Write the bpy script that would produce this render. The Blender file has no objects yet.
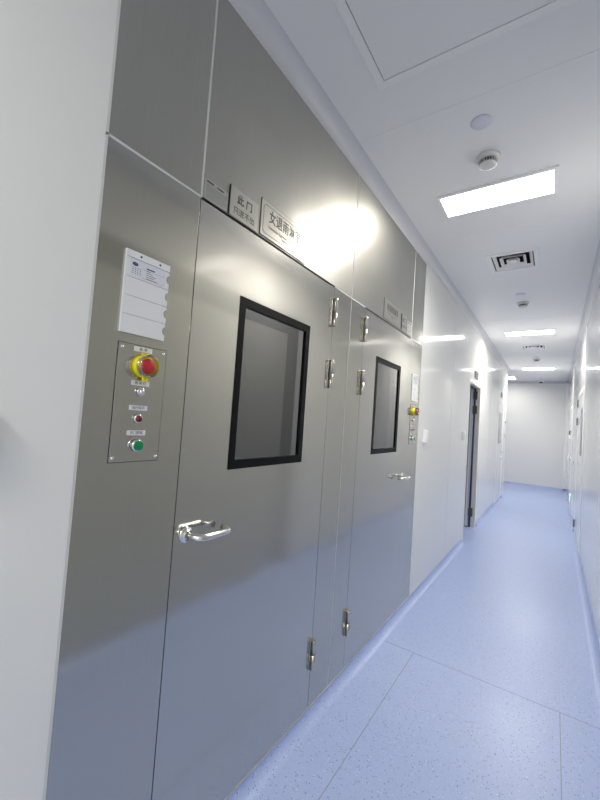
import bpy, bmesh, math
from mathutils import Vector, Matrix
PI = math.pi
scene = bpy.context.scene
COL = scene.collection

# ------------------------------------------------------------------ dimensions (metres)
W = 1.215            # corridor width
H = 2.842            # ceiling height
YB = -4.6            # back end of the corridor, behind the viewer
YE = 12.0            # end wall
YC = 9.72            # the left wall stops here and the corridor turns left
XL = -2.6            # far end of the side branch
CR = 0.063           # ceiling cove radius
FR = 0.051           # floor cove radius

# ------------------------------------------------------------------ materials
def mat(name, col, rough=0.5, metal=0.0, spec=0.5, coat=0.0):
    m = bpy.data.materials.new(name); m.use_nodes = True
    b = m.node_tree.nodes['Principled BSDF']
    b.inputs['Base Color'].default_value = (*col, 1)
    b.inputs['Roughness'].default_value = rough
    b.inputs['Metallic'].default_value = metal
    b.inputs['Specular IOR Level'].default_value = spec
    b.inputs['Coat Weight'].default_value = coat
    return m, m.node_tree, b

def vary_rough(nt, b, scale, lo, hi, stretch=(1, 1, 1)):
    tc = nt.nodes.new('ShaderNodeTexCoord'); mp = nt.nodes.new('ShaderNodeMapping')
    mp.inputs['Scale'].default_value = stretch
    n = nt.nodes.new('ShaderNodeTexNoise'); n.inputs['Scale'].default_value = scale; n.inputs['Detail'].default_value = 5
    r = nt.nodes.new('ShaderNodeMapRange'); r.inputs['From Min'].default_value = .3; r.inputs['From Max'].default_value = .7
    r.inputs['To Min'].default_value = lo; r.inputs['To Max'].default_value = hi
    L = nt.links.new
    L(tc.outputs['Object'], mp.inputs['Vector']); L(mp.outputs['Vector'], n.inputs['Vector'])
    L(n.outputs['Fac'], r.inputs['Value']); L(r.outputs['Result'], b.inputs['Roughness'])
    return tc, n

def make_wall(name='white_panel', col=(.85, .86, .855), rough=.09, spec=.11):
    m, nt, b = mat(name, col, rough, 0, spec)
    tc, n = vary_rough(nt, b, 1.5, rough * .85, rough * 1.2)
    n2 = nt.nodes.new('ShaderNodeTexNoise'); n2.inputs['Scale'].default_value = 1.1; n2.inputs['Detail'].default_value = 1
    bp = nt.nodes.new('ShaderNodeBump'); bp.inputs['Strength'].default_value = .02; bp.inputs['Distance'].default_value = .05
    nt.links.new(tc.outputs['Object'], n2.inputs['Vector']); nt.links.new(n2.outputs['Fac'], bp.inputs['Height'])
    nt.links.new(bp.outputs['Normal'], b.inputs['Normal'])
    return m

def make_steel(name, col, rough, aniso=.3, wave=.25, wide=None, mixw=.45, turn=0.0):
    """brushed sheet: a tight lobe and, where `wide` is given, the broad haze of the brushing"""
    m, nt, b = mat(name, col, rough, 1.0)
    L = nt.links.new
    tg = nt.nodes.new('ShaderNodeTangent'); tg.direction_type = 'UV_MAP'
    geo = nt.nodes.new('ShaderNodeTexCoord')
    n = nt.nodes.new('ShaderNodeTexNoise'); n.inputs['Scale'].default_value = 2.0; n.inputs['Detail'].default_value = 6
    mp = nt.nodes.new('ShaderNodeMapping'); mp.inputs['Scale'].default_value = (1, 1.6, .7)
    L(geo.outputs['Object'], mp.inputs['Vector']); L(mp.outputs['Vector'], n.inputs['Vector'])
    # brushed grain in the tone of the metal, upright
    mg = nt.nodes.new('ShaderNodeMapping'); mg.inputs['Scale'].default_value = (60, 260, 2.2)
    g = nt.nodes.new('ShaderNodeTexNoise'); g.inputs['Scale'].default_value = 1.0; g.inputs['Detail'].default_value = 3
    L(geo.outputs['Object'], mg.inputs['Vector']); L(mg.outputs['Vector'], g.inputs['Vector'])
    cr = nt.nodes.new('ShaderNodeMix'); cr.data_type = 'RGBA'
    cr.inputs['A'].default_value = (col[0] * .95, col[1] * .95, col[2] * .95, 1)
    cr.inputs['B'].default_value = (col[0] * 1.05, col[1] * 1.05, col[2] * 1.05, 1)
    L(g.outputs['Fac'], cr.inputs['Factor'])
    # faint dents of thin sheet metal
    w = nt.nodes.new('ShaderNodeTexNoise'); w.inputs['Scale'].default_value = 2.3; w.inputs['Detail'].default_value = 1
    L(geo.outputs['Object'], w.inputs['Vector'])
    bp = nt.nodes.new('ShaderNodeBump'); bp.inputs['Strength'].default_value = wave; bp.inputs['Distance'].default_value = .02
    L(w.outputs['Fac'], bp.inputs['Height'])
    def lobe(sh, rg):
        sh.inputs['Anisotropic'].default_value = aniso; sh.inputs['Anisotropic Rotation'].default_value = turn
        sh.inputs['Metallic'].default_value = 1
        r = nt.nodes.new('ShaderNodeMapRange'); r.inputs['From Min'].default_value = .3; r.inputs['From Max'].default_value = .72
        r.inputs['To Min'].default_value = rg * .9; r.inputs['To Max'].default_value = rg * 1.15
        L(n.outputs['Fac'], r.inputs['Value']); L(r.outputs['Result'], sh.inputs['Roughness'])
        L(tg.outputs['Tangent'], sh.inputs['Tangent']); L(cr.outputs['Result'], sh.inputs['Base Color']); L(bp.outputs['Normal'], sh.inputs['Normal'])
    lobe(b, rough)
    if wide:
        b2 = nt.nodes.new('ShaderNodeBsdfPrincipled'); lobe(b2, wide)
        mx = nt.nodes.new('ShaderNodeMixShader'); mx.inputs['Fac'].default_value = mixw
        L(b.outputs[0], mx.inputs[1]); L(b2.outputs[0], mx.inputs[2]); L(mx.outputs[0], nt.nodes['Material Output'].inputs['Surface'])
    return m

def make_floor():
    m, nt, b = mat('blue_vinyl', (.36, .46, .76), .3, 0, .5)
    L = nt.links.new
    tc = nt.nodes.new('ShaderNodeTexCoord')
    def specks(scale, thr, gate, seed):
        mp = nt.nodes.new('ShaderNodeMapping'); mp.inputs['Location'].default_value = (seed, seed * .7, seed * .3)
        v = nt.nodes.new('ShaderNodeTexVoronoi'); v.inputs['Scale'].default_value = scale
        L(tc.outputs['Object'], mp.inputs['Vector']); L(mp.outputs['Vector'], v.inputs['Vector'])
        lt = nt.nodes.new('ShaderNodeMath'); lt.operation = 'LESS_THAN'; lt.inputs[1].default_value = thr
        L(v.outputs['Distance'], lt.inputs[0])
        sp = nt.nodes.new('ShaderNodeSeparateColor'); L(v.outputs['Color'], sp.inputs['Color'])
        gt = nt.nodes.new('ShaderNodeMath'); gt.operation = 'GREATER_THAN'; gt.inputs[1].default_value = gate
        L(sp.outputs['Red'], gt.inputs[0])
        mu = nt.nodes.new('ShaderNodeMath'); mu.operation = 'MULTIPLY'
        L(lt.outputs[0], mu.inputs[0]); L(gt.outputs[0], mu.inputs[1])
        return mu.outputs[0]
    n = nt.nodes.new('ShaderNodeTexNoise'); n.inputs['Scale'].default_value = 2.2; n.inputs['Detail'].default_value = 6
    L(tc.outputs['Object'], n.inputs['Vector'])
    base = nt.nodes.new('ShaderNodeMix'); base.data_type = 'RGBA'
    base.inputs['A'].default_value = (.40, .495, .80, 1); base.inputs['B'].default_value = (.425, .52, .82, 1)
    L(n.outputs['Fac'], base.inputs['Factor'])
    prev = base.outputs['Result']
    for scale, thr, gate, seed, col, amt in ((105, .30, .80, 3.1, (.14, .20, .43, 1), .8), (95, .26, .84, 7.7, (.74, .82, .97, 1), .6),
                                             (170, .34, .72, 1.3, (.20, .28, .55, 1), .5)):
        mx = nt.nodes.new('ShaderNodeMix'); mx.data_type = 'RGBA'
        ml = nt.nodes.new('ShaderNodeMath'); ml.operation = 'MULTIPLY'; ml.inputs[1].default_value = amt
        L(specks(scale, thr, gate, seed), ml.inputs[0]); L(ml.outputs[0], mx.inputs['Factor'])
        L(prev, mx.inputs['A']); mx.inputs['B'].default_value = col
        prev = mx.outputs['Result']
    L(prev, b.inputs['Base Color'])
    r = nt.nodes.new('ShaderNodeMapRange'); r.inputs['From Min'].default_value = .3; r.inputs['From Max'].default_value = .7
    r.inputs['To Min'].default_value = .285; r.inputs['To Max'].default_value = .36
    L(n.outputs['Fac'], r.inputs['Value']); L(r.outputs['Result'], b.inputs['Roughness'])
    return m

def make_glass(name, tint=(.55, .60, .62), gloss=.20):
    m = bpy.data.materials.new(name); m.use_nodes = True; nt = m.node_tree
    nt.nodes.remove(nt.nodes['Principled BSDF'])
    out = nt.nodes['Material Output']
    t = nt.nodes.new('ShaderNodeBsdfTransparent'); t.inputs['Color'].default_value = (*tint, 1)
    g = nt.nodes.new('ShaderNodeBsdfGlossy'); g.inputs['Roughness'].default_value = .03
    lw = nt.nodes.new('ShaderNodeFresnel'); lw.inputs['IOR'].default_value = 1.5
    ad = nt.nodes.new('ShaderNodeMath'); ad.operation = 'ADD'; ad.inputs[1].default_value = gloss
    mx = nt.nodes.new('ShaderNodeMixShader')
    L = nt.links.new
    L(lw.outputs['Fac'], ad.inputs[0]); L(ad.outputs[0], mx.inputs['Fac'])
    L(t.outputs[0], mx.inputs[1]); L(g.outputs[0], mx.inputs[2]); L(mx.outputs[0], out.inputs['Surface'])
    return m

def make_clear():
    m = make_glass('clear_plastic', (.92, .9, .9), .05)
    return m

def make_lamp(name, col, strength):
    m, nt, b = mat(name, (.9, .9, .9), .4)
    b.inputs['Emission Color'].default_value = (*col, 1); b.inputs['Emission Strength'].default_value = strength
    return m

LAMP = 14.0; WATT = 13.0; SPREAD = 160
M = dict(
    wall=make_wall(), ceiling=make_wall('ceiling_panel', (.885, .89, .90), .37, .4),
    door=make_wall('white_door', (.85, .86, .855), .075),
    floor=make_floor(),
    steel=make_steel('brushed_steel', (.54, .526, .474), .125, .5, .2, .40, .18),
    steel_door=make_steel('brushed_steel_door', (.56, .547, .508), .125, .5, .2, .42, .22),
    steel_upper=make_steel('brushed_steel_upper', (.49, .48, .44), .22, .6, .5, .48, .55, .25),
    polished=make_steel('bright_steel', (.74, .73, .70), .14, 0, 0),
    hinge=make_steel('hinge_steel', (.58, .56, .50), .22, 0, 0),
    inner=make_steel('cabin_lining', (.62, .63, .63), .4, 0, .1),
    plate=make_steel('engraved_plate', (.55, .54, .49), .24, .6, 0, .48, .6, .25),
    alu=mat('aluminium', (.70, .71, .72), .32, .6)[0],
    white_alu=mat('white_profile', (.92, .925, .93), .3)[0],
    cove_alu=mat('cove_profile', (.66, .67, .70), .3)[0],
    joint=mat('panel_joint', (.62, .63, .64), .5)[0],
    seal=mat('silicone_bead', (.66, .67, .66), .35)[0],
    black=mat('black_frame', (.005, .0055, .007), .45, 0, .12)[0],
    gap=mat('dark_gap', (.02, .021, .03), .6)[0],
    ink=mat('ink', (.05, .05, .055), .6)[0],
    greyink=mat('grey_ink', (.16, .16, .17), .6)[0],
    navy=mat('navy_gasket', (.02, .035, .16), .5)[0],  # shade of the gap beside the open leaf, as a colour
    blueink=mat('blue_ink', (.05, .07, .20), .6)[0],
    paper=mat('paper', (.74, .77, .84), .6)[0],
    acrylic=mat('white_acrylic', (.85, .87, .90), .2)[0],
    plastic=mat('white_plastic', (.92, .92, .93), .35)[0],
    cream=mat('cream_plastic', (.74, .75, .72), .4)[0],
    lav=mat('lavender_cover', (.74, .74, .86), .35)[0],
    label=mat('label_white', (.82, .83, .84), .5)[0],
    yellow=mat('yellow_plastic', (.90, .80, .01), .35)[0],
    red=mat('red_plastic', (.62, .03, .04), .3)[0],
    darkred=mat('dark_red_lens', (.16, .005, .012), .2)[0],
    green=mat('green_plastic', (.0, .26, .11), .35)[0],
    chrome=mat('chrome', (.82, .82, .82), .12, 1)[0],
    grey=mat('grey_plate', (.22, .23, .26), .5, 0, .2)[0],
    darkgrey=mat('dark_plastic', (.08, .085, .09), .4)[0],
    glass=make_glass('door_glass'), frost=make_glass('narrow_glass', (.55, .6, .62), .2), clear=make_clear(),
    lamp=make_lamp('lamp_diffuser', (1.0, .955, .875), LAMP),
    lamp_dim=make_lamp('lamp_diffuser_dim', (1.0, .955, .875), LAMP * .6),
    exitlamp=make_lamp('exit_lamp', (.10, .95, .45), 1.2),
    doorgrey=mat('grey_door', (.60, .61, .63), .4)[0],
    jamb=mat('jamb_steel', (.74, .71, .65), .35, 0)[0],
    frame_grey=mat('frame_grey', (.38, .39, .39), .4)[0], grey_leaf=mat('grey_leaf', (.60, .61, .60), .3)[0],
    pane=mat('narrow_pane', (.42, .45, .47), .1)[0],
    duct=mat('duct_black', (.03, .03, .035), .7)[0],
)

# ------------------------------------------------------------------ mesh helpers
class MB:
    def __init__(s): s.bm = bmesh.new()
    def box(s, x0, x1, y0, y1, z0, z1, bev=0):
        v = [s.bm.verts.new((x, y, z)) for x in (x0, x1) for y in (y0, y1) for z in (z0, z1)]
        idx = ((0, 1, 3, 2), (4, 6, 7, 5), (0, 4, 5, 1), (2, 3, 7, 6), (0, 2, 6, 4), (1, 5, 7, 3))
        fs = [s.bm.faces.new([v[i] for i in f]) for f in idx]
        if bev:
            es = list({e for f in fs for e in f.edges})
            bmesh.ops.bevel(s.bm, geom=es, offset=bev, segments=2, profile=.5, affect='EDGES')
        return s
    def prism(s, pts, h, mtx):                 # polygon in xy, extruded along +z, then placed
        lo = [s.bm.verts.new(mtx @ Vector((x, y, 0))) for x, y in pts]
        hi = [s.bm.verts.new(mtx @ Vector((x, y, h))) for x, y in pts]
        n = len(pts)
        s.bm.faces.new(lo[::-1]); s.bm.faces.new(hi)
        for i in range(n): s.bm.faces.new((lo[i], lo[(i + 1) % n], hi[(i + 1) % n], hi[i]))
        return s
    def lathe(s, prof, mtx, n=32, caps=True):  # prof = [(r, z)...] turned about z
        rings = []
        for r, z in prof:
            rings.append([s.bm.verts.new(mtx @ Vector((r * math.cos(2 * PI * i / n), r * math.sin(2 * PI * i / n), z))) for i in range(n)])
        for a, b in zip(rings, rings[1:]):
            for i in range(n):
                f = s.bm.faces.new((a[i], a[(i + 1) % n], b[(i + 1) % n], b[i])); f.smooth = True
        if caps:
            s.bm.faces.new(rings[0][::-1]); s.bm.faces.new(rings[-1])
        return s
    def tube(s, pts, r, n=14):
        pts = [Vector(p) for p in pts]; rings = []
        up = Vector((0, 0, 1)); prev = None
        for i, p in enumerate(pts):
            d = (pts[min(i + 1, len(pts) - 1)] - pts[max(i - 1, 0)]).normalized()
            if prev is None:
                a = d.orthogonal().normalized()
            else:
                a = (prev - d * prev.dot(d)).normalized()
            prev = a; b = d.cross(a)
            rings.append([s.bm.verts.new(p + r * (a * math.cos(2 * PI * k / n) + b * math.sin(2 * PI * k / n))) for k in range(n)])
        for A, B in zip(rings, rings[1:]):
            for k in range(n):
                f = s.bm.faces.new((A[k], A[(k + 1) % n], B[(k + 1) % n], B[k])); f.smooth = True
        s.bm.faces.new(rings[0][::-1]); s.bm.faces.new(rings[-1])
        return s
    def ringframe(s, y0, y1, z0, z1, t, x0, x1):       # rectangular picture frame facing +x
        s.box(x0, x1, y0, y1, z1 - t, z1); s.box(x0, x1, y0, y1, z0, z0 + t)
        s.box(x0, x1, y0, y0 + t, z0 + t, z1 - t); s.box(x0, x1, y1 - t, y1, z0 + t, z1 - t)
        return s
    def build(s, name, m, parent=None, loc=(0, 0, 0)):
        bmesh.ops.recalc_face_normals(s.bm, faces=s.bm.faces[:])
        uv = s.bm.loops.layers.uv.new('UVMap')
        for f in s.bm.faces:
            nx, ny, nz = (abs(c) for c in f.normal)
            for l in f.loops:
                c = l.vert.co
                l[uv].uv = (c.y, c.z) if nx >= ny and nx >= nz else ((c.x, c.z) if ny >= nz else (c.x, c.y))
        me = bpy.data.meshes.new(name); s.bm.to_mesh(me); s.bm.free()
        me.materials.append(M[m] if isinstance(m, str) else m)
        o = bpy.data.objects.new(name, me); COL.objects.link(o); o.location = loc
        if parent: o.parent = parent
        return o

def TX(x, y, z): return Matrix(((0, 0, 1, x), (1, 0, 0, y), (0, 1, 0, z), (0, 0, 0, 1)))      # local z -> +X, x -> +Y, y -> +Z
def TXr(x, y, z): return Matrix(((0, 0, -1, x), (-1, 0, 0, y), (0, 1, 0, z), (0, 0, 0, 1)))   # facing -X
def TD(x, y, z): return Matrix(((1, 0, 0, x), (0, -1, 0, y), (0, 0, -1, z), (0, 0, 0, 1)))    # local z -> down

def thing(name, label, cat, loc=(0, 0, 0), group=None):
    o = bpy.data.objects.new(name, None); COL.objects.link(o); o.location = loc
    o.empty_display_size = .05
    o['label'] = label; o['category'] = cat; o['kind'] = 'thing'
    if group: o['group'] = group
    return o
def tag(o, label, cat, group=None):
    o['label'] = label; o['category'] = cat; o['kind'] = 'thing'
    if group: o['group'] = group
    return o
def struct(o): o['kind'] = 'structure'; return o
def dup(root, loc, label, group=None):
    r = root.copy(); COL.objects.link(r); r.location = loc; r['label'] = label
    if group: r['group'] = group
    for ch in list(root.children):
        c = ch.copy(); COL.objects.link(c); c.parent = r
        for g in list(ch.children):
            d = g.copy(); COL.objects.link(d); d.parent = c
    return r

def sheet(name, m, cutsA, cutsB, solid, place, thick):
    """flat panel with openings: grid cells of (a, b) kept where solid() is true, thickened by `thick` away from the room"""
    bm = bmesh.new(); vs = {}
    def V(i, j):
        if (i, j) not in vs: vs[(i, j)] = bm.verts.new(place(cutsA[i], cutsB[j], 0))
        return vs[(i, j)]
    for i in range(len(cutsA) - 1):
        for j in range(len(cutsB) - 1):
            if solid((cutsA[i] + cutsA[i + 1]) / 2, (cutsB[j] + cutsB[j + 1]) / 2):
                bm.faces.new((V(i, j), V(i + 1, j), V(i + 1, j + 1), V(i, j + 1)))
    off = Vector(place(0, 0, thick)) - Vector(place(0, 0, 0))
    ret = bmesh.ops.extrude_face_region(bm, geom=bm.faces[:])
    bmesh.ops.translate(bm, vec=off, verts=[g for g in ret['geom'] if isinstance(g, bmesh.types.BMVert)])
    mb = MB(); mb.bm.free(); mb.bm = bm
    return struct(mb.build(name, m))

def text(body, size, m, parent, y, z, x=.001, name='lettering', stretch=1.0, align='CENTER', facing=1, bold=0):
    cu = bpy.data.curves.new('t', 'FONT'); cu.body = body; cu.size = size; cu.align_x = align; cu.align_y = 'CENTER'
    cu.extrude = .0002; cu.resolution_u = 3; cu.offset = bold
    t = bpy.data.objects.new('t', cu); COL.objects.link(t)
    dg = bpy.context.evaluated_depsgraph_get(); dg.update()
    me = bpy.data.meshes.new_from_object(t.evaluated_get(dg))
    bpy.data.objects.remove(t); bpy.data.curves.remove(cu)
    me.transform(Matrix.Diagonal((stretch, 1, 1, 1)))
    me.transform(TX(x, y, z) if facing > 0 else TXr(x, y, z))
    me.materials.clear(); me.materials.append(M[m]); me.name = name
    o = bpy.data.objects.new(name, me); COL.objects.link(o); o.parent = parent
    return o

# ------------------------------------------------------------------ the setting: floor, ceiling, walls
DOOR_L1 = (5.26, 6.10); DOOR_L2 = (8.25, 9.22); DOOR_R1 = (5.73, 7.08); DOOR_R2 = (9.35, 10.30)
CAB = (0.446, 3.122)
TRZ = 2.090          # joint between doors and upper panels
ZC = H - CR          # lower edge of ceiling cove

mb = MB(); mb.box(XL - .1, W + .1, YC, YE + .1, -.06, 0); mb.box(-1.3, W + .1, YB - .1, YC, -.06, 0)
floor = struct(mb.build('floor', 'floor'))
m = MB()
for x in (.238, .996): m.box(x - .0016, x + .0016, YB, 2.48, 0, .0006)
m.box(FR, W - FR, 2.4784, 2.4816, 0, .0006)
m.build('weld_seam', mat('weld', (.27, .31, .43), .5)[0], floor)

VENTS = ((.6025, 3.485), (.6025, 7.20))
xs = [XL - .1, W + .1]; ys = [YB - .1, YE + .1]
for vx, vy in VENTS: xs += [vx - .15, vx + .15]; ys += [vy - .165, vy + .165]
xs = sorted(set(round(x, 4) for x in xs)); ys = sorted(set(ys))
ceil_o = sheet('ceiling', 'ceiling', xs, ys, lambda a, b: not any(abs(a - vx) < .15 and abs(b - vy) < .165 for vx, vy in VENTS),
               lambda a, b, d: (a, b, H + d), .05)
m = MB()
for y in (.42, 1.65, 2.89, 5.34, 7.84, 10.3): m.box(CR, W - CR, y - .002, y + .002, H - .0015, H)
m.build('panel_joint', 'plastic', ceil_o)

def left_solid(y, z):
    if CAB[0] < y < CAB[1] and z < ZC: return False
    if DOOR_L1[0] < y < DOOR_L1[1] and z < 2.045: return False
    return True
wall_left = sheet('wall_left', 'wall', [YB, CAB[0], CAB[1], DOOR_L1[0], DOOR_L1[1], YC], [0, 2.045, ZC, H], left_solid,
                  lambda a, b, d: (-d, a, b), .05)
m = MB()
for y in (4.28, 7.2): m.box(-.002, .0006, y - .0015, y + .0015, FR, ZC)
m.build('panel_joint', 'joint', wall_left)
wall_right = sheet('wall_right', 'wall', [YB, YE], [0, H], lambda a, b: True, lambda a, b, d: (W + d, a, b), .05)
m = MB()
for y in (3.6, 8.1, 9.3): m.box(W - .0006, W + .002, y - .0015, y + .0015, FR, ZC)
m.build('panel_joint', 'joint', wall_right)
wall_end = sheet('wall_end', 'wall', [XL, W], [0, H], lambda a, b: True, lambda a, b, d: (a, YE + d, b), .05)
wall_back = sheet('wall_back', 'wall', [0, W], [0, H], lambda a, b: True, lambda a, b, d: (a, YB - d, b), .05)
sheet('wall_branch', 'wall', [XL, -.05], [0, H], lambda a, b: True, lambda a, b, d: (a, YC - d, b), .05)
sheet('wall_branch_end', 'wall', [YC, YE], [0, H], lambda a, b: True, lambda a, b, d: (XL - d, a, b), .05)
# unlit room behind the open door
m = MB(); m.box(-1.3, -1.25, 4.6, 6.9, 0, H); m.box(-1.25, -.05, 4.6, 4.65, 0, H); m.box(-1.25, -.05, 6.85, 6.9, 0, H)
struct(m.build('wall_side_room', 'wall'))

def cove(name, m, segs, r, side, z, axis='Y'):
    """concave quarter-round strip; side: +1 on X=0 / near wall, -1 on the opposite wall; z: 'top' or 'bottom'"""
    mb = MB(); n = 12
    def P(a, u, v):
        zz = H - v if z == 'top' else v
        if axis == 'Y': return (u if side > 0 else W - u, a, zz)
        return (a, YE - u if side < 0 else YC + u, zz)
    prof = [(r - r * math.cos(PI / 2 * i / n), r - r * math.sin(PI / 2 * i / n)) for i in range(n + 1)]
    for a0, a1 in segs:
        A = [mb.bm.verts.new(P(a0, u, v)) for u, v in prof]; B = [mb.bm.verts.new(P(a1, u, v)) for u, v in prof]
        for i in range(n):
            f = mb.bm.faces.new((A[i], A[i + 1], B[i + 1], B[i])); f.smooth = True
        for a in (a0, a1):
            mb.bm.faces.new([mb.bm.verts.new(P(a, u, v)) for u, v in prof] + [mb.bm.verts.new(P(a, 0, 0))])
    return struct(mb.build(name, m))
cove('trim_1', 'cove_alu', [(YB, YC)], CR, 1, 'top')
cove('trim_2', 'cove_alu', [(YB, YE)], CR, -1, 'top')
cove('trim_3', 'cove_alu', [(XL, W)], CR, -1, 'top', 'X')
cove('baseboard_left', 'floor', [(YB, 5.16), (6.22, 8.2), (9.25, YC)], FR, 1, 'bottom')
cove('baseboard_right', 'floor', [(YB, 5.86), (7.14, 9.32), (10.33, YE)], FR, -1, 'bottom')
cove('baseboard_end', 'floor', [(XL, W)], FR, -1, 'bottom', 'X')
# upright corner profiles and white wall strips
m = MB()
pts = [(0, 0), (-.075, 0)] + \
      [(-.075 + .075 * (1 - math.cos(a * PI / 16)), -.075 * math.sin(a * PI / 16)) for a in range(1, 8)] + [(0, -.075)]
m.prism(pts, H - .12, Matrix.Translation((W, YE, .06)))
struct(m.build('trim_4', 'white_alu'))
m = MB(); m.box(W - .003, W, 5.62, 5.725, FR + .002, ZC); struct(m.build('trim_7', 'white_alu'))  # plain white upright strip, flat against the right wall
m = MB(); m.box(W - .003, W, 9.2, 9.3, FR + .002, ZC); struct(m.build('trim_8', 'white_alu'))  # second white upright strip, farther along the same wall
m = MB(); m.box(-.052, .002, YC - .03, YC + .003, FR + .002, ZC); struct(m.build('trim_5', 'white_alu'))
m = MB(); m.box(0, .0015, YB, CAB[0] - .006, FR, FR + .003); m.box(-.002, .0025, CAB[0], CAB[1], FR - .001, FR + .004)
m.box(0, .0015, CAB[1], 5.16, FR, FR + .003); m.box(0, .0015, 6.22, 8.2, FR, FR + .003)
struct(m.build('trim_6', 'alu'))

# ------------------------------------------------------------------ steel shower cabins
def cabin(name, label, ys, mirror):
    y0, y1 = ys
    t = thing(name, label, 'shower cabin', (0, y0, 0))
    L = y1 - y0
    def Y(v): return v if not mirror else L - v
    def panel(pn, a, b, z0, z1, m='steel'):
        a, b = sorted((Y(a), Y(b)))
        return MB().box(-.04, 0, a, b, z0, z1, .0012).build(pn, m, t)
    sw = .301 if not mirror else .300               # side strip
    dw = 1.610 - .446 if not mirror else 3.122 - 1.974
    panel('side_panel', .004, sw - .0015, FR + .002, TRZ - .003)
    panel('post_panel', dw + .0015, L - .002, FR + .002, TRZ - .003)
    panel('upper_panel', .004, sw - .003, TRZ + .003, ZC, 'steel_upper')
    panel('upper_panel', sw + .003, L - .002, TRZ + .003, ZC, 'steel_upper')
    # silicone beads in the joints that are not door gaps
    m = MB()
    def bead(a, b, z0, z1):
        a, b = sorted((Y(a), Y(b))); m.box(-.003, .0012, a, b, z0, z1)
    bead(sw - .0032, sw + .0032, TRZ, ZC); bead(0, sw, TRZ - .0033, TRZ + .0033); bead(dw, L, TRZ - .0033, TRZ + .0033)
    bead(0, .006, FR, ZC) if not mirror else bead(0, .012, FR, ZC)
    if not mirror: bead(L - .003, L, FR, ZC)
    m.build('sealant_bead', 'seal', t)
    # frame behind the gaps
    m = MB()
    m.box(-.06, -.041, 0, L, TRZ - .03, TRZ + .03)
    a, b = sorted((Y(sw - .05), Y(sw + .0015))); m.box(-.06, -.041, a, b, 0, TRZ - .03)
    a, b = sorted((Y(dw - .0015), Y(dw + .05))); m.box(-.06, -.041, a, b, 0, TRZ - .03)
    m.build('frame', 'gap', t)
    # interior
    m = MB()
    m.box(-1.12, -1.10, .02, L - .02, 0, 2.3); m.box(-1.10, -.07, .02, .04, 0, 2.3); m.box(-1.10, -.07, L - .04, L - .02, 0, 2.3)
    m.box(-1.10, -.07, .04, L - .04, 2.28, 2.3)
    m.build('lining', 'inner', t)
    m = MB(); m.box(-1.10, -.92, L - .24, L - .04, 0, 2.28, .01); m.box(-1.10, -.94, .04, .2, 0, 2.28, .01)
    nz = m.build('nozzle_column', 'inner', t)
    for z in (1.1, 1.4, 1.7, 2.0):
        MB().lathe([(.02, 0), (.02, .004), (.012, .012), (.006, .012)], TX(-.92, L - .14, z), 16).build('nozzle', 'chrome', nz)
    return t
cabin('shower_cabin', 'brushed steel shower cabin front nearer the viewer, left half of the steel wall', (0.446, 1.798), False)
cabin('shower_cabin', 'brushed steel shower cabin front farther along, beside the long white wall', (1.798, 3.122), True)

def steel_door(label, y0, y1, hinge_right, win):
    t = thing('steel_door', label, 'door', (0, y0, 0))
    w = y1 - y0
    a, b, z0, z1 = win[0] - y0, win[1] - y0, win[2], win[3]
    bz = FR + .006; tz = TRZ - .006
    bm = bmesh.new()
    m = MB()
    # leaf with a window opening
    A = [.001, a + .012, b - .012, w - .001]; B = [bz, z0 + .012, z1 - .012, tz]
    vs = {}
    def V(i, j):
        if (i, j) not in vs: vs[(i, j)] = m.bm.verts.new((0, A[i], B[j]))
        return vs[(i, j)]
    for i in range(3):
        for j in range(3):
            if (i, j) != (1, 1): m.bm.faces.new((V(i, j), V(i + 1, j), V(i + 1, j + 1), V(i, j + 1)))
    r = bmesh.ops.extrude_face_region(m.bm, geom=m.bm.faces[:])
    bmesh.ops.translate(m.bm, vec=(-.04, 0, 0), verts=[g for g in r['geom'] if isinstance(g, bmesh.types.BMVert)])
    m.build('leaf', 'steel_door', t)
    f = MB(); f.ringframe(a, b, z0, z1, .031, -.012, .0015)
    fr = f.build('window_frame', 'black', t)
    g = MB(); g.box(-.012, -.006, a + .02, b - .02, z0 + .02, z1 - .02); g.build('window_glass', 'glass', fr)
    # hinges
    hy = w if hinge_right else 0
    s = 1 if hinge_right else -1
    for z in (1.960, 1.651, .305):
        m = MB()
        m.box(.0005, .0035, hy - .020, hy + .020, z - .069, z + .069, .0008)
        h = m.build('hinge', 'hinge', t)
        k = MB(); k.lathe([(.009, -.070), (.0105, -.068), (.0105, -.0015), (.0085, -.001), (.0085, .001), (.0105, .0015), (.0105, .068), (.009, .070)],
                          Matrix.Translation((.0125, hy, z)), 20)
        k.build('hinge_barrel', 'hinge', h)
    # lever handle with its end returned to the door
    py = .045 if hinge_right else w - .045
    d = 1 if hinge_right else -1
    hz = 1.045
    ro = MB(); ro.lathe([(.024, 0), (.025, .002), (.025, .004), (.022, .007), (.012, .010), (.012, .011)], TX(0, py, hz), 32)
    hd = MB(); pts = []
    R = .026; D = .064; LN = .135
    pts.append((.006, py, hz)); pts.append((D - R, py, hz))
    for k in range(1, 7):
        th = PI / 2 * k / 6; pts.append((D - R + R * math.sin(th), py + d * (R - R * math.cos(th)), hz))
    pts.append((D, py + d * (LN - R), hz))
    for k in range(1, 7):
        th = PI / 2 * k / 6; pts.append((D - R + R * math.cos(th), py + d * (LN - R + R * math.sin(th)), hz))
    pts.append((.022, py + d * LN, hz))
    hd.tube(pts, .0105)
    hh = hd.build('handle', 'polished', t)
    ro.build('rose', 'polished', hh)
    return t
WZ = (1.231, 1.842)
steel_door('brushed steel door with black framed window, nearer the viewer and handle at its left', .747, 1.608, True, (.951, 1.409) + WZ)
steel_door('brushed steel door with black framed window, farther one with hinges at its left', 1.973, 2.822, False, (2.176, 2.626) + WZ)

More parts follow.
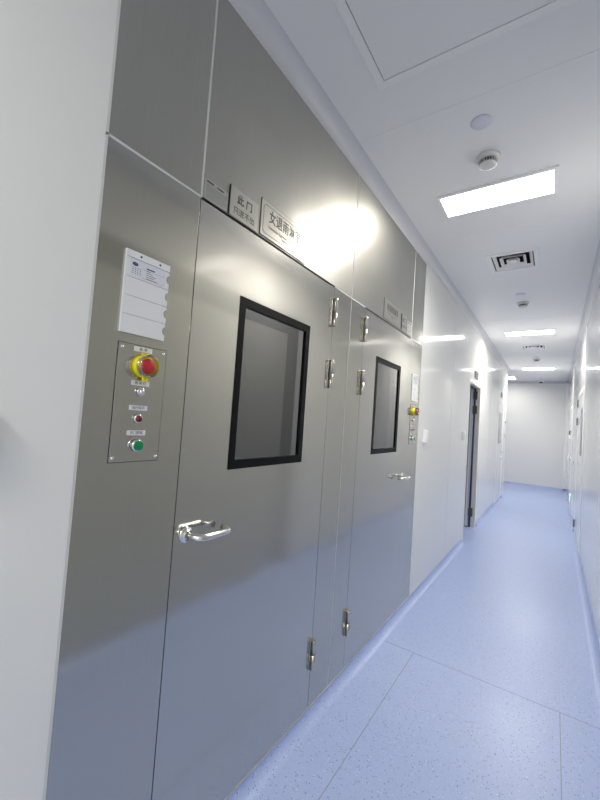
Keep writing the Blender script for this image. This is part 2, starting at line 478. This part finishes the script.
# ------------------------------------------------------------------ control panels and paper holders
def control_panel(label, y0, y1, z0, z1):
    yc = (y0 + y1) / 2 - .002
    t = thing('control_panel', label, 'control panel', (0, (y0 + y1) / 2, z0))
    cy, cz = (y0 + y1) / 2, z0
    def b(mb, n, m, p=t):
        mb.bm.transform(Matrix.Translation((0, -cy, -cz))); return mb.build(n, m, p)
    b(MB().box(0, .0022, y0, y1, z0, z1, .0006), 'face_plate', 'steel')
    b(MB().box(0, .0009, y0 - .0016, y1 + .0016, z0 - .0016, z1 + .0016), 'plate_edge', 'gap')
    for sy in (y0 + .009, y1 - .009):
        for sz in (z0 + .011, z1 - .011):
            b(MB().lathe([(.0046, 0), (.0046, .0008), (.0032, .0024), (.001, .0028)], TX(.002, sy, sz), 16), 'screw', 'chrome')
    for z, hgt in ((z1 - .010, .013), (z0 + .209, .013), (z0 + .143, .013), (z0 + .076, .013)):
        lb = b(MB().box(.0015, .003, yc - .027, yc + .027, z - hgt / 2, z + hgt / 2), 'label_strip', 'label')
        body = {0: '急  停', 1: '照 明 灯', 2: '运行指示', 3: '开门按钮'}[[z1 - .010, z0 + .209, z0 + .143, z0 + .076].index(z)]
        tx = text(body, .0092, 'blueink' if z < z0 + .2 else 'ink', lb, 0, 0, name='lettering')
        tx.data.transform(Matrix.Translation((.0022, yc - cy, z - cz)))
    # emergency stop
    ez = z0 + .255; T = TX(0, yc + .002, ez)
    es = b(MB().lathe([(.030, .002), (.030, .008), (.0285, .018), (.027, .020), (.015, .020)], T, 36), 'emergency_collar', 'yellow')
    m = MB(); m.box(.012, .019, yc - .004, yc + .012, ez - .040, ez - .024, .001); b(m, 'guard_tab', 'yellow', es)
    m = MB(); m.box(.012, .019, yc - .010, yc + .010, ez + .024, ez + .034, .001); b(m, 'guard_tab', 'yellow', es)
    b(MB().lathe([(.010, .018), (.010, .021), (.018, .022), (.0205, .026), (.020, .031), (.016, .034), (.005, .035)], T, 36), 'emergency_button', 'red')
    b(MB().lathe([(.0285, .019), (.0295, .037), (.0275, .0395), (.0255, .037), (.0250, .021), (.0285, .019)], T, 36, False), 'clear_guard', 'clear')
    T = TX(0, yc, z0 + .186)
    b(MB().lathe([(.0115, .002), (.0115, .010), (.010, .012), (.0085, .012), (.0085, .010), (.007, .017), (.003, .019)], T, 28), 'push_button', 'chrome')
    T = TX(0, yc, z0 + .114)
    bz = b(MB().lathe([(.0125, .002), (.0125, .008), (.011, .010), (.009, .010)], T, 28), 'lamp_bezel', 'chrome')
    b(MB().lathe([(.009, .010), (.0088, .013), (.005, .016), (.002, .0168)], T, 28), 'red_lamp', 'darkred', bz)
    T = TX(0, yc, z0 + .043)
    bz = b(MB().lathe([(.0165, .002), (.0165, .014), (.015, .018), (.0135, .018)], T, 32), 'button_bezel', 'chrome')
    b(MB().lathe([(.0133, .016), (.0133, .021), (.0122, .022), (.003, .022)], T, 32), 'green_button', 'green', bz)
    return t
control_panel('steel control panel with yellow emergency stop, left of the nearer steel door', .526, .668, 1.281, 1.591)
control_panel('steel control panel with yellow emergency stop, far one beside the long white wall', 2.895, 3.040, 1.281, 1.591)

def paper_holder(label, y0, y1, z0, z1):
    t = thing('paper_holder', label, 'paper holder', (0, y0, z0))
    w, h = y1 - y0, z1 - z0
    def outline(zb, zt, notch):
        pts = [(0, zb), (w, zb)]
        if notch:
            c = (zb + zt) / 2 + .004; r = .012
            for k in range(9):
                th = -PI / 2 - PI * k / 8
                pts.append((w + r * .75 * math.cos(th), c + r * math.sin(th)))
        pts += [(w, zt), (0, zt)]
        return pts
    MB().prism([(0, 0), (w - .012, 0), (w - .012, h - .02), (w, h - .02), (w, h), (0, h)], .003, TX(.0005, 0, 0)).build('back_plate', 'acrylic', t)
    MB().box(.0035, .0075, 0, w, h - .018, h).build('top_strip', 'acrylic', t)
    for yy in (w * .3, w * .75):
        MB().lathe([(.0028, 0), (.0028, .001), (.001, .0013)], TX(.0075, yy, h - .009), 14).build('rivet', 'gap', t)
    ph = (h - .020) / 4
    for k in range(4):
        zb = h - .020 - ph * (k + 1)
        MB().prism(outline(zb, zb + ph - .0015, True), .0035, TX(.0035, 0, 0)).build('pocket', 'acrylic', t)
    MB().box(.001, .0075, -.003, .0005, 0, h, .0008).build('edge_rail', 'acrylic', t)
    # printed sheet in the top pocket
    zb = h - .020 - ph
    sh = MB().box(.007, .0073, .010, w - .012, zb + .004, h - .022).build('printed_sheet', 'paper', t)
    m = MB()
    pts = [(.0085 * math.cos(a * PI / 12), .0052 * math.sin(a * PI / 12)) for a in range(24)]
    m.prism(pts, .0002, TX(.0073, .024, h - .033)); m.build('emblem', 'blueink', sh)
    m = MB()
    for r in range(4):
        for c in range(4):
            m.box(.0073, .0075, .017 + c * .007, .0195 + c * .007, zb + .0105 + r * .0048, zb + .0125 + r * .0048)
    for r in range(5):
        ln = (.055, .040, .048, .030, .018)[r]
        m.box(.0073, .0075, .057, .057 + ln * .62, zb + .0072 + r * .0052, zb + .0085 + r * .0052)
    m.box(.0073, .0075, .057, .082, h - .036, h - .0325)
    m.box(.0073, .0075, .046, w - .016, h - .0395, h - .0391); m.box(.0073, .0075, .046, w - .016, zb + .0058, zb + .0062)
    m.build('printed_rows', 'blueink', sh)
    return t
paper_holder('white four pocket paper holder with a printed sheet, above the nearer control panel', .524, .653, 1.617, 1.833)
paper_holder('white four pocket paper holder above the far control panel', 2.900, 3.045, 1.615, 1.828)

# ------------------------------------------------------------------ engraved plates over the doors
def rounded(y0, y1, z0, z1, r, n=6):
    pts = []
    for cy, cz, a0 in ((y1 - r, z0 + r, -PI / 2), (y1 - r, z1 - r, 0), (y0 + r, z1 - r, PI / 2), (y0 + r, z0 + r, PI)):
        for k in range(n + 1): pts.append((cy + r * math.cos(a0 + PI / 2 * k / n), cz + r * math.sin(a0 + PI / 2 * k / n)))
    return pts
def rim(mb, outer, inner, x0, x1):
    n = len(outer)
    for i in range(n):
        j = (i + 1) % n
        q = [outer[i], outer[j], inner[j], inner[i]]
        lo = [mb.bm.verts.new((x0, a, b)) for a, b in q]; hi = [mb.bm.verts.new((x1, a, b)) for a, b in q]
        mb.bm.faces.new(hi)
        mb.bm.faces.new((lo[0], lo[1], hi[1], hi[0])); mb.bm.faces.new((lo[2], lo[3], hi[3], hi[2]))
def room_sign(label, y0, y1, z0, z1, big, small, group=None):
    w, h = y1 - y0, z1 - z0
    t = thing('room_sign', label, 'sign', (0, y0, z0), group)
    MB().box(0, .003, 0, w, 0, h, .0006).build('plate', 'plate', t)
    m = MB(); e = .012
    rim(m, rounded(e, w - e, e, h - e, .016), rounded(e + .0028, w - e - .0028, e + .0028, h - e - .0028, .0135), .003, .0034)
    m.ringframe(-.0016, w + .0016, -.0016, h + .0016, .0024, 0, .0031)
    m.build('border_line', 'greyink', t)
    text(big, h * .40, 'ink', t, w / 2, h * .62, .0033, stretch=w * .70 / (h * .40 * len(big)), bold=.0006)
    text(small, h * .135, 'greyink', t, w / 2, h * .335, .0033, stretch=1.15)
    m = MB()
    for k in range(5): m.box(.003, .0034, w * .43 + k * .0095, w * .43 + k * .0095 + .006, h * .185, h * .185 + .0095)
    m.build('small_marks', 'greyink', t)
    return t
room_sign('engraved steel room sign with rounded border over the nearer steel door', 1.024, 1.331, 2.100, 2.236, '女退雨淋室', 'Female Egress Showering')
room_sign('engraved steel room sign with rounded border over the farther steel door', 2.251, 2.552, 2.106, 2.232, '男退雨淋室', 'Male Egress Showering')

def way_sign(label, y0, y1, z0, z1):
    w, h = y1 - y0, z1 - z0
    t = thing('entry_sign', label, 'sign', (0, y0, z0))
    MB().box(0, .004, 0, w, 0, h, .0006).build('plate', 'plate', t)
    MB().box(0, .0042, -.003, .0005, 0, h).build('dark_edge', 'gap', t)
    text('此 门', h * .34, 'ink', t, w * .50, h * .66, .0043, bold=.0006)
    text('只进不出', h * .28, 'ink', t, w * .50, h * .24, .0043, stretch=.95)
    return t
way_sign('plain steel one way notice reading 此门 只进不出 over the nearer steel door', .864, 1.006, 2.094, 2.196)
way_sign('faint steel one way notice right of the farther room sign', 2.584, 2.690, 2.104, 2.215)

def data_plate(label, y0, y1, z0, z1):
    w, h = y1 - y0, z1 - z0
    t = thing('data_plate', label, 'plate', (0, y0, z0))
    MB().box(0, .002, 0, w, 0, h, .0004).build('plate', mat('grey_data_plate', (.42, .43, .40), .4, .5)[0], t)
    m = MB()
    for r in range(6):
        z = h * (.12 + r * .11); m.box(.002, .0023, w * .07, w * (.95 if r % 3 else .80), z, z + .0012)
    m.box(.002, .0023, w * .08, w * .36, h * .82, h * .91); m.box(.002, .0023, w * .5, w * .8, h * .82, h * .9)
    m.build('small_print', 'ink', t)
    return t
data_plate('small grey data plate of fine print at the top left corner of the nearer door', .755, .855, 2.094, 2.160)
data_plate('small grey data plate of fine print right of the farther entry notice', 2.712, 2.812, 2.106, 2.20)

# ------------------------------------------------------------------ white doors
def lever(parent, x, y, z, d, s):                   # s: +1 faces +X, -1 faces -X
    m = MB(); m.lathe([(.025, 0), (.025, .006), (.012, .009)], TX(x, y, z) if s > 0 else TXr(x, y, z), 20)
    m.tube([(x + s * .004, y, z), (x + s * .05, y, z), (x + s * .057, y + d * .008, z), (x + s * .057, y + d * .12, z)], .009, 10)
    m.lathe([(.022, 0), (.022, .005), (.01, .007)], TX(x, y, z - .09) if s > 0 else TXr(x, y, z - .09), 20)
    return m.build('door_handle', 'chrome', parent)

# door_1: open doorway in the left wall, its leaf swung into the unlit room
y0, y1 = DOOR_L1
m = MB()
m.box(-.05, .004, y0 - .045, y0, 0, 2.09); m.box(-.05, .004, y1, y1 + .045, 0, 2.09); m.box(-.05, .004, y0, y1, 2.045, 2.09)
d1 = struct(m.build('door_1', 'white_alu'))
m = MB(); m.box(-.055, -.002, y1 - .012, y1, 0, 2.045); m.box(-.055, -.002, y0, y0 + .012, 0, 2.045); m.box(-.055, -.002, y0 + .012, y1 - .012, 2.033, 2.045)
m.build('door_jamb', 'jamb', d1)
m = MB(); m.box(-.90, -.12, y1 - .05, y1 - .012, .01, 2.03)
lf = m.build('door_leaf', 'doorgrey', d1)
MB().box(-.115, -.098, y1 - .054, y1 - .01, .01, 2.03).build('leaf_edge', 'white_alu', lf)
MB().box(-.12, -.082, y1 - .052, y1 - .01, .01, 2.03).build('leaf_stile', 'doorgrey', lf)
MB().box(-.082, -.055, y1 - .02, y1 - .004, 0, 2.033).build('door_gasket', 'navy', d1)  # dark gap between leaf and jamb, its shade made as a navy strip
for z in (1.93, 1.72, .22):
    MB().box(-.085, -.028, y1 - .056, y1 - .012, z - .06, z + .06, .003).build('door_hinge', 'darkgrey', d1)

def white_door(n, x, s, yr, latch, slit, hinges, handle=True, top=2.065, t=.045, fm='white_alu', lm='door'):
    """closed white door flush in the wall; s faces the corridor; latch: y of the handle side"""
    a, b = yr
    xx = sorted((x, x + s * .003))
    m = MB()
    m.box(xx[0], xx[1], a, a + t, .0, top); m.box(xx[0], xx[1], b - t, b, .0, top); m.box(xx[0], xx[1], a + t, b - t, top - t, top)
    fr = struct(m.build('door_%d' % n, fm))
    xx = sorted((x, x + s * .0022))
    lf = MB().box(xx[0], xx[1], a + t + .004, b - t - .004, .008, top - t - .004).build('door_leaf', lm, fr)
    xg = sorted((x, x + s * .001)); MB().box(xg[0], xg[1], a + t, b - t, .0, top - t).build('door_gap', 'grey', fr)
    if slit:
        m = MB(); xs_ = sorted((x, x + s * .006))
        m.ringframe(slit[0], slit[1], 1.18, 1.80, .014, xs_[0], xs_[1]); wf = m.build('door_window', 'grey', lf)
        xs_ = sorted((x, x + s * .0045)); MB().box(xs_[0], xs_[1], slit[0] + .01, slit[1] - .01, 1.19, 1.79).build('window_pane', 'pane', lf)
    d = 1 if latch == 'near' else -1
    ly = a + t + .06 if latch == 'near' else b - t - .06
    if handle: lever(lf, x + s * .003, ly, .99, d, s)
    hy = b - t if latch == 'near' else a + t
    if hinges:
        for z in (1.92, 1.65, .09 + .05):
            m = MB(); xs_ = sorted((x, x + s * .022)); m.box(xs_[0], xs_[1], hy - .03, hy + .03, z - .055, z + .055, .002)
            m.build('door_hinge', 'grey', fr)
    return fr
white_door(2, 0, 1, DOOR_L2, 'far', (8.45, 8.90), False)
white_door(3, W, -1, DOOR_R1, 'near', (5.99, 6.22), True, False)
white_door(5, W, -1, (.3, 3.065), 'near', None, False, True, 2.40, .175, 'frame_grey', 'grey_leaf')
white_door(4, W, -1, DOOR_R2, 'near', None, False)

def tiny_sign(name, label, x, s, y0, y1, z0, z1, m1='grey'):
    t = thing(name, label, 'sign', (x, (y0 + y1) / 2, z0))
    w = y1 - y0; h = z1 - z0
    xx = sorted((0, s * .010))
    MB().box(xx[0], xx[1], -w / 2, w / 2, 0, h, .002).build('sign_face', m1, t)
    m = MB(); xx = sorted((s * .010, s * .0104))
    for k in range(2): m.box(xx[0], xx[1], -w * .38, w * .38, h * (.25 + .32 * k), h * (.40 + .32 * k))
    m.build('sign_rows', 'darkgrey', t)
    return t
tiny_sign('door_sign', 'small grey room sign above the open doorway', 0, 1, 5.56, 5.82, 2.135, 2.240)
tiny_sign('door_sign', 'small grey room sign above the far closed white door', 0, 1, 8.62, 8.86, 2.125, 2.22)

# ------------------------------------------------------------------ wall boxes
def wall_switch(name, label, x, y, z, s=1, w=.072, h=.108, d=.03):
    t = thing(name, label, 'switch', (x, y, z))
    xx = sorted((0, s * d)); MB().box(xx[0], xx[1], -w / 2, w / 2, -h / 2, h / 2, .004).build('switch_box', 'plastic', t)
    xx = sorted((s * (d - .001), s * (d + .004))); MB().box(xx[0], xx[1], -w * .3, w * .3, -h * .25, h * .38, .0015).build('rocker', 'plastic', t)
    return t
wall_switch('wall_switch', 'white wall switch box cut off at the left edge of the picture', 0, .246, 1.345)
wall_switch('wall_switch', 'white wall switch box just right of the steel cabin fronts', 0, 3.29, 1.34)
wall_switch('wall_switch', 'white wall switch box left of the open doorway', 0, 4.93, 1.34)
wall_switch('wall_switch', 'white wall switch box beyond the far closed door at the corner', 0, 9.50, 1.35, w=.08, h=.1)
t = thing('call_button', 'small dark round call button at the far left corner', 'button', (0, 9.52, 1.644))
MB().lathe([(.04, 0), (.04, .008), (.03, .014)], TX(0, 0, 0), 20).build('button_ring', 'alu', t)
MB().lathe([(.03, .012), (.028, .02), (.01, .022)], TX(0, 0, 0), 20).build('button_cap', 'darkgrey', t)
wall_switch('wall_switch', 'white wall button on the right wall past the hinged door', W, 7.93, .98, -1, .05, .05, .02)
t = thing('door_reader', 'dark card reader on the right wall beside the farthest door', 'card reader', (W, 10.40, 1.45))
MB().box(-.022, 0, -.04, .04, 0, .09, .003).build('reader_body', 'darkgrey', t)
MB().box(-.022, 0, -.04, .04, -.10, -.004, .003).build('reader_base', 'plastic', t)
t = thing('exit_light', 'green lit exit sign low on the right wall', 'exit sign', (W, 8.68, .22))
MB().box(-.02, 0, -.15, .15, 0, .135, .004).build('housing', 'plastic', t)
MB().box(-.0225, -.019, -.135, .135, .014, .121).build('green_panel', 'exitlamp', t)
m = MB(); m.prism([(-.09, 0), (-.055, .03), (-.055, .012), (.02, .012), (.02, -.012), (-.055, -.012), (-.055, -.03)], .001, TXr(-.0226, 0, .0675))
m.build('arrow', 'plastic', t)

# ------------------------------------------------------------------ ceiling fittings
def ceiling_light(label, x, y, lx, ly, lamp='lamp'):
    t = thing('ceiling_light', label, 'ceiling light', (x, y, H), None)
    m = MB(); e = .022; z0 = -.010
    m.box(-lx / 2 - e, lx / 2 + e, -ly / 2 - e, -ly / 2, z0, 0); m.box(-lx / 2 - e, lx / 2 + e, ly / 2, ly / 2 + e, z0, 0)
    m.box(-lx / 2 - e, -lx / 2, -ly / 2, ly / 2, z0, 0); m.box(lx / 2, lx / 2 + e, -ly / 2, ly / 2, z0, 0)
    m.build('frame', 'white_alu', t)
    MB().box(-lx / 2, lx / 2, -ly / 2, ly / 2, -.008, -.002).build('diffuser', lamp, t)
    ld = bpy.data.lights.new('panel_lamp', 'AREA'); ld.shape = 'RECTANGLE'; ld.size = lx - .01; ld.size_y = ly - .01
    ld.energy = WATT * (1 if lamp == 'lamp' else .45); ld.color = (1.0, .955, .875); ld.spread = math.radians(SPREAD)
    lo = bpy.data.objects.new('panel_lamp', ld); COL.objects.link(lo); lo.parent = t; lo.location = (0, 0, -.0105)
    return t
LG = .585, .226
l1 = ceiling_light('bright rectangular ceiling light nearest the viewer', .592, 2.43, *LG)
dup(l1, (.592, 6.12, H), 'bright rectangular ceiling light, second one along the corridor')
dup(l1, (.592, 9.62, H), 'bright rectangular ceiling light, third one along the corridor')
dup(l1, (.592, -1.3, H), 'rectangular ceiling light just behind the viewer')  # out of view, carries on the row and brightens the near end
dup(l1, (.592, -3.9, H), 'rectangular ceiling light farther behind the viewer')  # out of view, added to brighten the near end of the corridor
ceiling_light('bright ceiling light around the far left corner', -.085, 11.2, .226, .585, 'lamp_dim')

def air_vent(label, x, y):
    t = thing('air_vent', label, 'air vent', (x, y, H))
    m = MB(); a, b = .183, .195; c, d = .148, .162
    for (p0, p1, q0, q1) in ((-a, a, -b, -d), (-a, a, d, b), (-a, -c, -d, d), (c, a, -d, d)): m.box(p0, p1, q0, q1, -.008, 0, .001)
    m.build('frame', 'white_alu', t)
    m = MB(); m.box(-c - .0, c, -d, d, .09, .10); m.box(-c, -c + .004, -d, d, 0, .09); m.box(c - .004, c, -d, d, 0, .09)
    m.box(-c, c, -d, -d + .004, 0, .09); m.box(-c, c, d - .004, d, 0, .09)
    m.build('duct_neck', 'duct', t)
    for k in range(3):
        f = 1 - k * .33; ax, bx = (c - .008) * f, (d - .008) * f
        sx, sy = ax - .020, bx - .020
        m = MB()
        lo = [(-ax, -bx), (ax, -bx), (ax, bx), (-ax, bx)]; hi = [(-sx, -sy), (sx, -sy), (sx, sy), (-sx, sy)]
        for th in (0, .002):
            pass
        L_ = [m.bm.verts.new((p, q, -.004)) for p, q in lo]; U_ = [m.bm.verts.new((p, q, .016)) for p, q in hi]
        L2 = [m.bm.verts.new((p * .985, q * .985, -.006)) for p, q in lo]; U2 = [m.bm.verts.new((p * .97, q * .97, .014)) for p, q in hi]
        for i in range(4):
            j = (i + 1) % 4
            m.bm.faces.new((L_[i], L_[j], U_[j], U_[i])); m.bm.faces.new((L2[j], L2[i], U2[i], U2[j]))
            m.bm.faces.new((L_[j], L_[i], L2[i], L2[j])); m.bm.faces.new((U_[i], U_[j], U2[j], U2[i]))
        m.build('louvre', 'white_alu', t)
    MB().box(-.026, .026, -.03, .03, -.004, 0).build('centre_plate', 'white_alu', t)
    return t
v1 = air_vent('square louvred air vent just beyond the nearest ceiling light', *VENTS[0])
dup(v1, (*VENTS[1], H), 'square louvred air vent beyond the second ceiling light')

def smoke_detector(label, x, y):
    t = thing('smoke_detector', label, 'smoke detector', (x, y, H))
    MB().lathe([(.058, 0), (.0585, .006), (.057, .011), (.052, .018), (.047, .020), (.036, .020)], TD(0, 0, 0), 36).build('base', 'cream', t)
    MB().lathe([(.038, .018), (.038, .040), (.030, .040)], TD(0, 0, 0), 36).build('sensor_chamber', 'darkgrey', t)
    m = MB()
    for k in range(20):
        a = 2 * PI * k / 20
        c, s = math.cos(a), math.sin(a)
        m.box(.037, .0435, -.0012, .0012, -.041, -.019)
        for v in list(m.bm.verts)[-8:]:
            x_, y_ = v.co.x, v.co.y; v.co.x, v.co.y = x_ * c - y_ * s, x_ * s + y_ * c
    m.build('grille_ribs', 'cream', t)
    MB().lathe([(.043, .040), (.043, .043), (.036, .048), (.026, .051), (.004, .052)], TD(0, 0, 0), 36).build('cap', 'cream', t)
    MB().lathe([(.004, 0), (.004, .002), (.002, .003)], TD(-.030, -.018, -.049), 10).build('indicator', 'plastic', t)
    return t
s1 = smoke_detector('round cream smoke detector just before the nearest ceiling light', .600, 2.068)
dup(s1, (.600, 4.68, H), 'round smoke detector between the nearest vent and the second light')
dup(s1, (.605, 8.37, H), 'round smoke detector just before the third light')
t = thing('ceiling_cover', 'flat round lavender blanking cover, the nearest one', 'ceiling cover', (.607, 1.802, H))
MB().lathe([(.0445, 0), (.0445, .003), (.042, .006), (.004, .007)], TD(0, 0, 0), 40).build('cover_disc', 'lav', t)
MB().lathe([(.046, 0), (.0465, .001), (.046, .002), (.040, .002)], TD(0, 0, 0), 40).build('cover_rim', 'alu', t)
dup(t, (.597, 4.37, H), 'flat round blanking cover just before the second smoke detector')
dup(t, (.600, 8.15, H), 'flat round blanking cover just before the farthest smoke detector')

t = thing('access_hatch', 'square white access hatch in the ceiling near the viewer', 'hatch', (.61, 1.07, H))
m = MB(); a = .341; b = .308
for p in ((-a, a, b, a), (-a, a, -a, -b), (-a, -b, -b, b), (b, a, -b, b)): m.box(*p, -.007, 0, .001)
m.build('frame', 'white_alu', t)
MB().box(-b, b, -b, b, -.0015, 0).build('shadow_gap', 'gap', t)
MB().box(-b + .003, b - .003, -b + .003, b - .003, -.006, -.001).build('hatch_door', 'ceiling', t)

t = thing('security_camera', 'small white dome camera on the ceiling by the end wall', 'camera', (.59, 11.70, H))
MB().lathe([(.075, 0), (.075, .035), (.068, .045), (.045, .046)], TD(0, 0, 0), 28).build('mount', 'plastic', t)
MB().lathe([(.045, .044), (.043, .06), (.034, .074), (.018, .084), (.003, .087)], TD(0, 0, 0), 28).build('dome', 'darkgrey', t)
t = thing('ceiling_cover', 'small round cover just before the dome camera', 'ceiling cover', (.59, 11.35, H))
MB().lathe([(.045, 0), (.045, .003), (.042, .006), (.004, .007)], TD(0, 0, 0), 24).build('cover_disc', 'lav', t)

# ------------------------------------------------------------------ camera, world, view
cam = bpy.data.cameras.new('camera'); co = bpy.data.objects.new('camera', cam); COL.objects.link(co)
co.location = (.93, 0, 1.428)
co.rotation_mode = 'XYZ'
co.rotation_euler = (1.61708581, -.0681366806, .594118666)
cam.sensor_fit = 'VERTICAL'; cam.sensor_height = 36; cam.sensor_width = 27
cam.lens = 36 * 376.631 / 800
cam.clip_start = .02
scene.camera = co
w = bpy.data.worlds.new('world'); scene.world = w; w.use_nodes = True
w.node_tree.nodes['Background'].inputs['Color'].default_value = (.02, .02, .022, 1)
scene.view_settings.view_transform = 'Standard'; scene.view_settings.look = 'None'
scene.view_settings.gamma = 1; scene.view_settings.exposure = .46
scene.view_settings.use_curve_mapping = False
